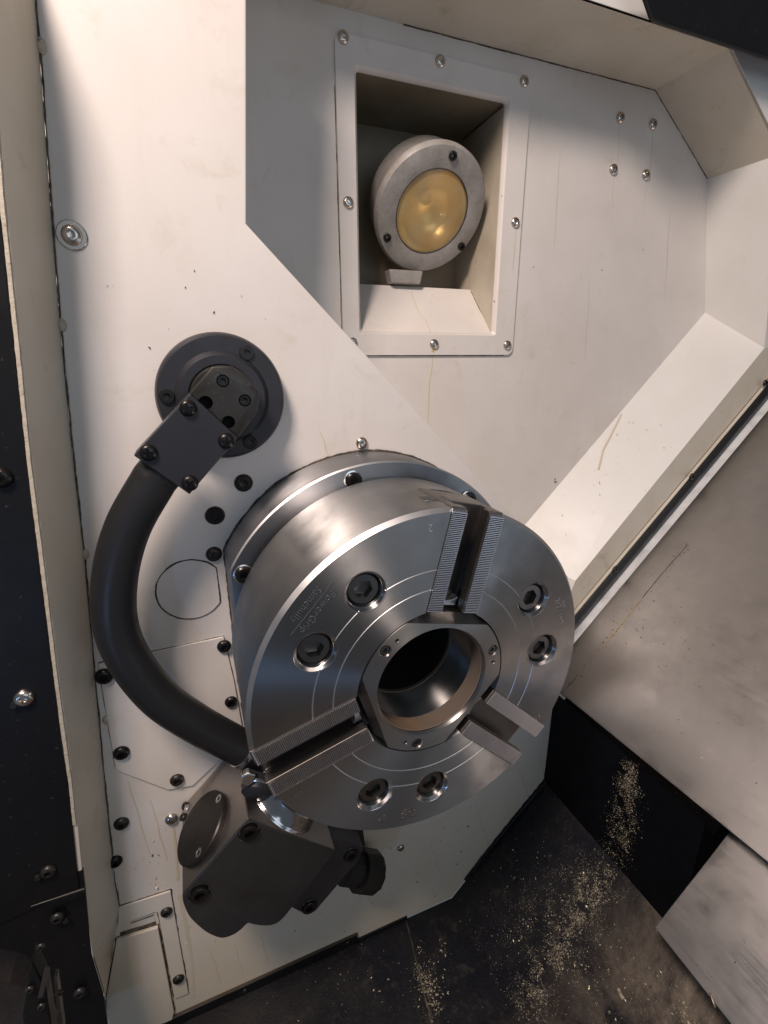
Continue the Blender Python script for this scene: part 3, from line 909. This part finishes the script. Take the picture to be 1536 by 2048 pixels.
chips('oil_splashes', [(onplate, FN, v2([(280, 1640), (320, 1800), (420, 1920)]), [40, 40, 40], 90, .0011), (onplate, FN, v2([(1040, 1540), (900, 1700), (700, 1850)]), [40, 50, 50], 120, .0011),
                       (onrec, FN, v2([(1150, 500), (1100, 800)]), [100, 80], 60, .0010), (onsill, sill_n, v2([(1300, 850), (1150, 1050)]), [50, 40], 50, .0010)], 'smear', .001)['label'] = 'pale brown oil splashes dried on the cream panels'
# ================================================================== PLATE DETAILS
# removable covers on the plate, each a little proud of it with a dirty joint
def panel(poly, h, grime=.0016, jit=.8, mat_='paint', bev=.0006):
    P = pp(poly)
    o = prism('cover_panel', P, -YP, -YP + h, mat_, front(0), hw, bev)
    if grime:
        ribbon('panel_joint', [Vector((x, YP - .0002, z)) for x, z in P], grime, FN, 'grime', hw, .0004, jit, closed=True, sub=.003)
    return o
pc = Vector((-.1833, 0, .0409))
plug = [(-.1833 + .0321 * cos(a), .0409 + .0321 * sin(a)) for a in [radians(36 + i * (288 / 48)) for i in range(49)]]
o = prism('cover_panel', plug, -YP, -YP + .0007, 'paint', front(0), hw, .0003)
ribbon('panel_joint', [Vector((x, YP - .0002, z)) for x, z in plug], .0017, FN, 'grime', hw, .0006, .8, closed=True, sub=.003)
panel([(197, 1326), (330, 1297), (447, 1272), (468, 1360), (484, 1450), (470, 1485), (440, 1517), (385, 1569), (336, 1577), (232, 1538), (212, 1420)], .0022, .0014)
panel([(238, 1812), (341, 1779), (377, 1984), (349, 1995), (316, 1822), (308, 1822), (236, 1848)], .0020, .0022, .9)
panel([(234, 1874), (316, 1849), (348, 2018), (344, 2034), (290, 2052), (214, 2030), (214, 1985)], .0040, .0026, .8)
for u0, v0, u1, v1, w in [(262, 1846, 308, 1830, .0016), (240, 1868, 312, 1846, .0055)]:
    ribbon('panel_slot', [at(u0, v0, YP - .0001), at(u1, v1, YP - .0001)], w, FN, 'grime', hw, .0004, .3)
for kind, mt, u, v, r in [('washer', 'stainless', 144, 471, .0085), ('button', 'stainless', 723, 886, .0066), ('cap', 'screwblack', 487, 966, .0078),
                          ('cap', 'screwblack', 430, 1031, .0082), ('button', 'oxide_worn', 428, 1108, .0078), ('button', 'screwblack', 448, 1292, .0072),
                          ('button', 'screwblack', 462, 1403, .0068), ('button', 'screwblack', 209, 1352, .0085), ('button', 'screwblack', 243, 1505, .0080),
                          ('button', 'oxide_worn', 354, 1559, .0074), ('button', 'stainless', 343, 1637, .0072), ('button', 'oxide_worn', 243, 1646, .0078),
                          ('button', 'stainless', 801, 1695, .0056), ('button', 'oxide_worn', 333, 1823, .0068), ('button', 'oxide_worn', 357, 1957, .0070),
                          ('button', 'screwblack', 230, 1722, .0078)]:
    y = YP - (.0022 if (u, v) in ((448, 1292), (462, 1403), (209, 1352), (243, 1505), (354, 1559)) else .0020 if u in (333, 357) else 0)
    if kind == 'cap':
        q = at(u, v, YP)
        lathe('screw_hole', [(r * 1.18, -.0002), (r * 1.12, .0003), (r * 1.02, .0003), (r * 1.0, -.0001)], 'grime', front(YP, q.x, q.z), hw, 28)
    screw('lowcap' if kind == 'cap' else kind, mt, at(u, v, y), FN, r, hw)

# ================================================================== CHUCK
AJ = .23912
JA = [AJ, AJ - 2 * pi / 3, AJ - 4 * pi / 3]             # clockwise from straight up
def pol(r, a, y=0.0):
    return Vector((r * sin(a), y, r * cos(a)))
ch = thing('lathe_chuck', 'large steel three-jaw lathe chuck with serrated jaw rails and open bore', 'chuck', (0, 0, 0))
CF = front(0)
def groove(r, w=.00055, d=.0006):
    return [(r + w, 0), (r, -d), (r - w, 0)]
prof = [(0.049, -.112), (.1500, -.112), (.1512, -.111), (.1532, -.108), (.1532, -.0036), (.1500, 0)] + groove(.1040) + groove(.0876) + [(.0682, 0), (.0682, -.020), (.049, -.020), (.049, -.112)]
V, F = lathe_data(prof, 192)
body = obj('body', V, F, 'steel', CF, ch)
cs = []
rb, db = .11295, .25729
bolts = []
for k in range(3):
    mid = AJ - pi / 3 - 2 * pi / 3 * k
    for s in (1, -1):
        a = mid + s * db
        bolts.append(a)
        c = (rb * sin(a), rb * cos(a))
        Vc, Fc = lathe_data([(0, -.021), (.0143, -.021), (.0143, -.0020), (.0170, .0007), (.0170, .004), (0, .004)], 48)
        cs.append(cutter([(x + c[0], y + c[1], z) for x, y, z in Vc], Fc, CF))
def jframe(a):
    """local x along the clockwise tangent, y outward, z toward the viewer"""
    return CF @ Matrix.Rotation(-a, 4, 'Z')
for a in JA:
    Vc, Fc = prism_data([(-.0247, .052), (.0247, .052), (.0247, .20), (-.0247, .20)], -.062, .01)
    cs.append(cutter(Vc, Fc, jframe(a)))
cut(body, cs, 25)
body.data.materials.append(M['edge'])
body.data.materials.append(M['side'])
for p in body.data.polygons:
    rr_ = [hypot(body.data.vertices[i].co.x, body.data.vertices[i].co.y) for i in p.vertices]
    z_ = p.center.z
    if (min(rr_) > .1495 and z_ > -.0035 and abs(p.normal.z) < .95) or (max(rr_) - min(rr_) < .0009 and -.0008 < z_ < -.00001 and .087 < min(rr_) < .106):
        p.material_index = 1
    elif min(rr_) > .148 and abs(p.normal.z) < .5:
        p.material_index = 2
# hub ring with three flats
cuts = [(pi / 2 - a, .0549) for a in JA]
outer_ = clip_circle(.0669, cuts, 168)
cuts2 = [(pi / 2 - a, .0607) for a in JA]
outer2 = clip_circle(.0672, cuts2, 168)
n = 168
hb = [(cos(2 * pi * i / n), sin(2 * pi * i / n)) for i in range(n)]
rows = [[(x * .0500, y * .0500, -.060) for x, y in hb], [(x * .0500, y * .0500, -.0022) for x, y in hb], [(x * .0513, y * .0513, .0003) for x, y in hb],
        [(x * .998, y * .998, .0003) for x, y in outer_], [(x, y, -.0002) for x, y in outer_], [(x, y, -.0100) for x, y in outer2], [(x, y, -.060) for x, y in outer2]]
V = [p for r in rows for p in r]
F = [(l * n + i, l * n + (i + 1) % n, (l + 1) * n + (i + 1) % n, (l + 1) * n + i) for l in range(len(rows) - 1) for i in range(n)]
F += [(6 * n + i, 6 * n + (i + 1) % n, (i + 1) % n, i) for i in range(n)]
hub = obj('hub_ring', V, F, 'hub', CF, ch)
cs = []
hubs = [AJ - 1.04742 - 2 * pi / 3 * k for k in range(3)]
for a in hubs:
    for (aa, rr, dd, ch_) in ((a, .0046, .004, .0009), (a + .205, .0016, .004, .0004)):
        rad = .0603 if aa == a else .0592
        c = (rad * sin(aa), rad * cos(aa))
        Vc, Fc = lathe_data([(0, -dd), (rr, -dd), (rr, -ch_ + .0003), (rr + ch_ * 1.5, .0010), (0, .0010)], 24)
        cs.append(cutter([(x + c[0], y + c[1], z) for x, y, z in Vc], Fc, CF))
cut(hub, cs, 25)
for a in hubs:
    screw('cap', 'cap', pol(.0603, a, .0036), FN, .0040, hub, 'bush_screw')
lathe('bore', [(.0500, -.0601), (.0485, -.0602), (.0485, -.30), (0, -.30)], 'hole', CF, ch, 96)
lathe('bore_sleeve', [(.0499, -.0035), (.0493, -.0040), (.0493, -.0565), (.0482, -.0570), (.0478, -.0600)], 'bore', CF, ch, 96)
lathe('bore_lip', [(.0494, -.0566), (.0490, -.0567), (.0490, -.0571), (.0494, -.0574)], 'groove', CF, ch, 96)
# mounting bolts
for a in bolts:
    p = pol(rb, a, .0125)
    screw('cap', 'cap', p, FN, .0128, ch, 'mounting_bolt')
    lathe('bolt_seat', [(.0170, .0002), (.0143, -.0021), (.0141, -.0024)], 'bright', front(0, rb * sin(a), rb * cos(a)), ch, 48)
# jaws
def jaw(a):
    J_ = jframe(a)
    r0, r1, ti, to = .0650, .1508, .0107, .0243
    sec = [(-to, -.0016), (-to, -.0618), (to, -.0618), (to, -.0016), (ti, -.0016), (ti, -.0105), (.0165, -.0115), (.0165, -.0215), (-.0165, -.0215), (-.0165, -.0115), (-ti, -.0105), (-ti, -.0016)]
    n = len(sec)
    V = [(x, r0, z) for x, z in sec] + [(x, .1526 if z < -.001 else r1, z) for x, z in sec]
    F = [(i, (i + 1) % n, n + (i + 1) % n, n + i) for i in range(n)] + [tuple(range(n)), tuple(range(2 * n - 1, n - 1, -1))]
    o = obj('jaw', V, F, 'groove', J_, ch, None, .0006, 2)
    # rounded web closing the inner end of the slot
    web = [(-.0104, .0655), (.0104, .0655), (.0104, .0700)] + [(.0104 * cos(radians(t)), .0745 - .0045 * sin(radians(t))) for t in range(10, 171, 20)] + [(-.0104, .0700)]
    prism('slot_web', web, -.0210, -.0125, 'jaw', J_, o, .0005)
    for s in (-1, 1):
        x0, x1 = (ti, to) if s > 0 else (-to, -ti)
        pitch = .0015
        N = int((r1 - r0 - .0008) / pitch)
        ys_ = []
        for i in range(N):
            y = r0 + .0004 + i * pitch
            ys_ += [(y, -.0002), (y + .00035, .0014), (y + .00095, .0014), (y + .0013, -.0002)]
        top = [(r0, .0006)] + ys_ + [(r1, .0006)]
        V, F = [], []
        for x in (x0, x1):
            V += [(x, y, z) for y, z in top]
        k = len(top)
        V += [(x0, r0, -.0014), (x0, r1, -.0014), (x1, r0, -.0014), (x1, r1, -.0014)]
        F = [(i, i + 1, k + i + 1, k + i) for i in range(k - 1)]
        F += [tuple(range(k)) + (2 * k + 1, 2 * k), tuple(range(k, 2 * k)) + (2 * k + 3, 2 * k + 2), (0, k, 2 * k + 2, 2 * k), (k - 1, 2 * k - 1, 2 * k + 3, 2 * k + 1)]
        rail = obj('serrated_rail', V, F, 'jaw', J_, o)
        rail.data.materials.append(M['grime'])  # valleys darkened by colour: grime and the shade between teeth
        for p in rail.data.polygons:
            if abs(p.normal.z) > .9 and p.center.z < .0005 and p.center.z > -.001:
                p.material_index = 1
    return o
for a in JA:
    jaw(a)
# small flat lug beside the upper jaw on the rim
lugm = CF @ Matrix.Rotation(-(AJ - .17), 4, 'Z')
prism('rim_lug', [(-.011, .1525), (.011, .1525), (.011, .1541), (-.011, .1541)], -.034, -.022, 'steel', lugm, ch, .0006)

# lettering
def text(s, size, m, material, parent, mode='line', th=.00016, dark=.00035):
    cu = bpy.data.curves.new('lettering', 'FONT')
    cu.body = s
    cu.size = size
    cu.align_x = 'CENTER'
    cu.align_y = 'CENTER'
    if mode == 'line':
        cu.fill_mode = 'NONE'
        cu.bevel_depth = th
        cu.bevel_resolution = 1
        cu.resolution_u = 4
    else:
        cu.extrude = .00006
        cu.offset = -.012 * size if size > .005 else 0
        cu.resolution_u = 3
    t = bpy.data.objects.new('tmp', cu)
    COL.objects.link(t)
    bpy.context.view_layer.update()
    dg = bpy.context.evaluated_depsgraph_get()
    me = bpy.data.meshes.new_from_object(t.evaluated_get(dg))
    bpy.data.objects.remove(t)
    bpy.data.curves.remove(cu)
    me.name = 'lettering'
    me.materials.clear()
    me.materials.append(M[material])
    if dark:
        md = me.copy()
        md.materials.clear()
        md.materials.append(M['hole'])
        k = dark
        link('lettering_edge', md, m @ Matrix.Translation((-k, k, -.00008)), parent)  # offset dark copy, painted shadow along the engraved strokes
    return link('lettering', me, m, parent)
def tframe(r, a, up_in=True, h=.0001, turn=0):
    m = CF @ Matrix.Rotation(-a, 4, 'Z') @ Matrix.Translation((0, r, h))
    if up_in:
        m = m @ Matrix.Rotation(pi, 4, 'Z')
    return m @ Matrix.Rotation(turn, 4, 'Z')
ta = radians(-47.6)
text('PowerGrip', .0084, tframe(.1296, ta), 'bright', ch, 'fill')
text('Samchully', .0080, tframe(.1404, ta), 'bright', ch, 'fill')
mt_ = tframe(.1352, ta)
prism('lettering_rule', [(-.0245, -.0002), (.0245, -.0002), (.0245, .0002), (-.0245, .0002)], -.0001, .0002, 'bright', mt_, ch)
text('212 - HH', .0072, tframe(.1342, radians(72), False), 'bright', ch, 'fill')
text('8W3', .0040, tframe(.1400, radians(70), False), 'bright', ch, 'fill')
text('2', .0088, tframe(.1397, radians(-2.5), True), 'bright', ch, 'fill')
text('2', .0084, tframe(.1390, radians(-120.5), True), 'bright', ch, 'fill')
text('11', .0088, tframe(.1372, radians(122.3), True, turn=-.5), 'bright', ch, 'fill')
for s_, r in [('5 mm 99 A', .1324), ('32 mm 222.5 A', .1352), ('11 mm 66.3 mm', .1380), ('147 min 44 A', .1407)]:
    text(s_, .0026, tframe(r, radians(-171.0), False), 'bright', ch, 'fill')
text('L - 1.57', .0028, tframe(.1392, radians(-160.0), False), 'bright', ch, 'fill')
text('7', .0038, tframe(.1360, radians(-160.5), False), 'bright', ch, 'fill')

# spindle nose flange behind the chuck
fl = thing('spindle_flange', 'round steel flange with black socket bolts behind the chuck, flat on its left side', 'flange', (0, .15, 0))
fo = clip_circle(.1660, [(pi, .1465)], 240)
fi = clip_circle(.1675, [(pi, .1480)], 240)
n = 240
sc_ = lambda P, k: [(x * k, y * k) for x, y in P]
rows = [(sc_(fi, 1), -YP), (sc_(fi, 1), -.1186), (fo, -.1172), (sc_(fo, .80), -.1172), (sc_(fo, .6), -.1172)]
V = [(x, y, h) for P, h in rows for x, y in P]
F = [(l * n + i, l * n + (i + 1) % n, (l + 1) * n + (i + 1) % n, (l + 1) * n + i) for l in range(4) for i in range(n)]
ring_ = obj('ring', V, F, 'flange', CF, fl, 30)
ring_.data.materials.append(M['edge'])
for p in ring_.data.polygons:
    if -.1187 < p.center.z < -.1171 and .3 < abs(p.normal.z) < .97:
        p.material_index = 1
for k, a in enumerate([-61.3, -10.7, 39.5, 90, 140, -170]):
    p = pol(.1548, radians(a), .1166)
    lathe('bolt_seat', [(.0092, .0006), (.0078, .0010), (.0076, .0003)], 'bright', front(.1172, p.x, p.z), fl, 32)
    screw('cap', 'screwblack', p, FN, .0074, fl, 'flange_bolt')
gr = [Vector((x * 1.004, YP - .0006, y * 1.004)) for x, y in fi]
ribbon('edge_grime', gr, .0020, FN, 'grime', fl, .0012, .85, closed=True, sub=.002)
lathe('spindle', [(.12, -.1180), (.12, -.1100)], 'hole', CF, fl, 64)

# ================================================================== TOOL SETTER ARM
ta_ = thing('tool_setter_arm', 'black curved tube arm swung from a round dark hub, with a flat clamp plate', 'arm', (-.135, YP, .228))
hc = (-.1352, .2285)
HM = front(0, hc[0], hc[1])
lathe('hub_disc', [(.0555, -YP), (.0555, -YP + .010), (.0535, -YP + .016), (.0520, -YP + .0172), (.0400, -YP + .0172), (.0385, -YP + .0190), (.0360, -YP + .0215), (.0290, -YP + .0215), (.0285, -YP + .014), (.0270, -YP + .014)], 'anod', HM, ta_, 96, 35)
lathe('pivot', [(.0278, -YP + .010), (.0278, -.1330), (.0268, -.1318), (0, -.1318)], 'oxide_worn', HM, ta_, 64, 35)
for u, v in [(493, 706), (334, 793), (500, 884)]:
    screw('lowcap', 'screwblack', at(u, v, YP - .0171), FN, .0062, ta_)
YB = .112
bar = prism('pivot_plate', pp([(424, 734), (466, 733), (518, 782), (516, 823), (476, 876), (380, 787)], YB), -.1325, -YB, 'oxide_worn', front(0), ta_, .0010)
cs = []
for u, v, r in [(411, 806, .0056), (457, 845, .0054), (446, 762, .0050), (490, 801, .0050)]:
    q = at(u, v, YB)
    Vc, Fc = lathe_data([(0, -.012), (r, -.012), (r, .0001), (r * 1.06, .002), (0, .002)], 24)
    cs.append(cutter([(x + q.x, y + q.z, z - YB) for x, y, z in Vc], Fc, front(0)))
cut(bar, cs, 25)
for u, v in [(446, 762), (490, 801)]:
    screw('cap', 'screwblack', at(u, v, YB) + Vector((0, .0040, 0)), FN, .0044, bar)
for u, v in [(411, 806), (457, 845)]:
    q = at(u, v, YB)
    lathe('hole_bottom', [(.0055, -.0115), (0, -.0115)], 'hole', front(YB, q.x, q.z), bar, 24)
cpl = pp([(380, 787), (476, 876), (379, 989), (267, 911)], YB - .004)
cover = prism('clamp_plate', cpl, -.1310, -YB + .004, 'anod', front(0), ta_, .0009)
for u, v in [(376, 816), (453, 882), (297, 905), (380, 966)]:
    screw('pan', 'screwblack', at(u, v, YB - .0040), FN, .0066, cover)
YT = .130
tp = [(352, 905), (318, 948), (304, 968), (256, 1055), (231, 1148), (230, 1240), (257, 1315), (318, 1394), (392, 1446), (466, 1486), (498, 1503)]
TP = smooth_path([at(u, v, YT) for u, v in tp], 10)
Vt, Ft = tube_data(TP, .0180, 32)
obj('tube', Vt, Ft, 'hose', parent=ta_, smooth=50)
e0, e1 = TP[-5], TP[-1]
d = (e1 - e0).normalized()
lathe('collar', [(.0170, 0), (.0192, .0008), (.0196, .003), (.0192, .006), (.0175, .0068)], 'bright', frame(e1 - d * .010, d), ta_, 48)
lathe('stylus_holder', [(.0172, 0), (.0172, .012), (.0150, .018), (.0150, .030), (0, .030)], 'oxide', frame(e1 - d * .004, d), ta_, 48)
sp_ = at(516, 1566, .105)
lathe('probe_tip', [(0, .014), (.010, .013), (.0145, .010), (.0150, .006), (.0150, .0), (.0120, -.006), (0, -.008)], 'anod', frame(sp_, (-.35, -.8, -.3)), ta_, 48)
lathe('probe_ring', [(.0152, .002), (.0162, .0026), (.0162, .0046), (.0152, .0054)], 'bright', frame(sp_, (-.35, -.8, -.3)), ta_, 48)
prism('probe_clip', pp([(484, 1552), (499, 1546), (512, 1550), (508, 1566), (496, 1575), (484, 1570)], .092), -.100, -.092, 'bright', front(0), ta_, .0015)

# ================================================================== TOOL SETTER BLOCK
YF = .071
A_ = at(365, 1790, YF); V0 = at(497, 1640, YF); R0_ = at(672, 1702, YF)
bl = thing('probe_housing', 'dark steel block housing with round side cap below the chuck at the lower left', 'housing', (V0.x, YP, V0.z))
fp = [(497, 1640), (672, 1702), (599, 1797), (585, 1814), (568, 1835), (552, 1848), (533, 1852), (509, 1850), (496, 1847), (484, 1858), (469, 1869), (450, 1876), (435, 1875), (413, 1865), (392, 1848), (377, 1831), (367, 1808), (365, 1790)]
q_ = smooth_path([(u, v, 0) for u, v in fp[3:]], 4)
fp = fp[:3] + [(p.x, p.y) for p in q_]
blk = prism('block', pp(fp, YF), -YP + .0005, -YF - .0018, 'block', front(0), bl, .0014)
fpl = prism('face_plate', pp(fp, YF), -YF - .0020, -YF, 'front', front(0), bl, .0010)
cs = []
for u, v in [(499, 1664), (399, 1787)]:
    q = at(u, v, YF)
    for dp, o_ in ((.0021, 'p'),):
        Vc, Fc = lathe_data([(0, -.006), (.0098, -.006), (.0098, -.0008), (.0110, .0004), (.0110, .002), (0, .002)], 36)
        cs.append(cutter([(x + q.x, y + q.z, z - YF) for x, y, z in Vc], Fc, front(0)))
cut(fpl, cs, 25)
for u, v in [(499, 1664), (399, 1787)]:
    q = at(u, v, YF)
    screw('cap', 'screwblack', q + Vector((0, .0019, 0)), FN, .0088, fpl)
    lathe('bolt_seat', [(.0110, .0002), (.0099, -.0010), (.0098, -.0018)], 'jaw', front(YF, q.x, q.z), fpl, 36)
e = (A_ - V0).normalized()
nL = Vector((-.6913, 0, .7226))
dcen = V0 + e * .0590 + Vector((0, .1152 - YF, 0))
DF = frame(dcen, nL, (0, 1, 0))
cap = lathe('side_cap', [(.0345, 0), (.0345, .005), (.0332, .0062), (.0320, .0062), (0, .0060)], 'capdark', DF, bl, 80, 30)
for q in ((437, 1597), (397, 1705), (373, 1617)):
    P_ = onplane(q[0], q[1], dcen + nL * .0062, nL)
    screw('flush', 'jaw', P_, nL, .0042, cap)
for q in ((370, 1612), (366, 1634)):
    P_ = onplane(q[0], q[1], V0 + nL * .001, nL)
    screw('button', 'oxide_worn', P_, nL, .0044, bl)
dd = (R0_ - V0).normalized()
nR = Vector((.695, 0, .719))
bc = V0 + dd * .0535 + Vector((0, .118 - YF, 0))
lathe('polished_boss', [(.0440, 0), (.0430, .0016), (.0418, .003), (.0415, .018), (.0380, .022), (0, .022)], 'boss', frame(bc, nR, (0, 1, 0)), bl, 80, 40)
# valve bracket and coupling on the right side of the block
vb = prism('side_bracket', pp([(660, 1674), (728, 1697), (717, 1722), (640, 1812), (632, 1822), (620, 1828), (600, 1824), (583, 1815), (599, 1797), (672, 1702)], .094), -YP + .0005, -.094, 'front', front(0), bl, .0012)
prism('rear_plate', pp([(640, 1630), (727, 1662), (731, 1694), (700, 1700), (650, 1690)], .118), -YP + .0005, -.118, 'oxide', front(0), bl, .0012)
for u, v in [(702, 1709), (618, 1813)]:
    q = at(u, v, .094)
    lathe('bolt_seat', [(.0098, .0002), (.0092, .0007), (.0084, .0006), (.0082, 0)], 'oxide_worn', front(.094, q.x, q.z), vb, 32)
    screw('lowcap', 'screwblack', at(u, v, .094), FN, .0082, vb)
vc = at(700, 1737, .140)
lathe('coupling', [(0, -.01), (.0205, -.01), (.0205, .0115), (.0200, .0125), (.0262, .0130), (.0262, .036), (.0235, .042), (0, .042)], 'oxide_worn', frame(vc, Vector((.82, 0, -.57)), (0, 1, 0)), bl, 12, 25)
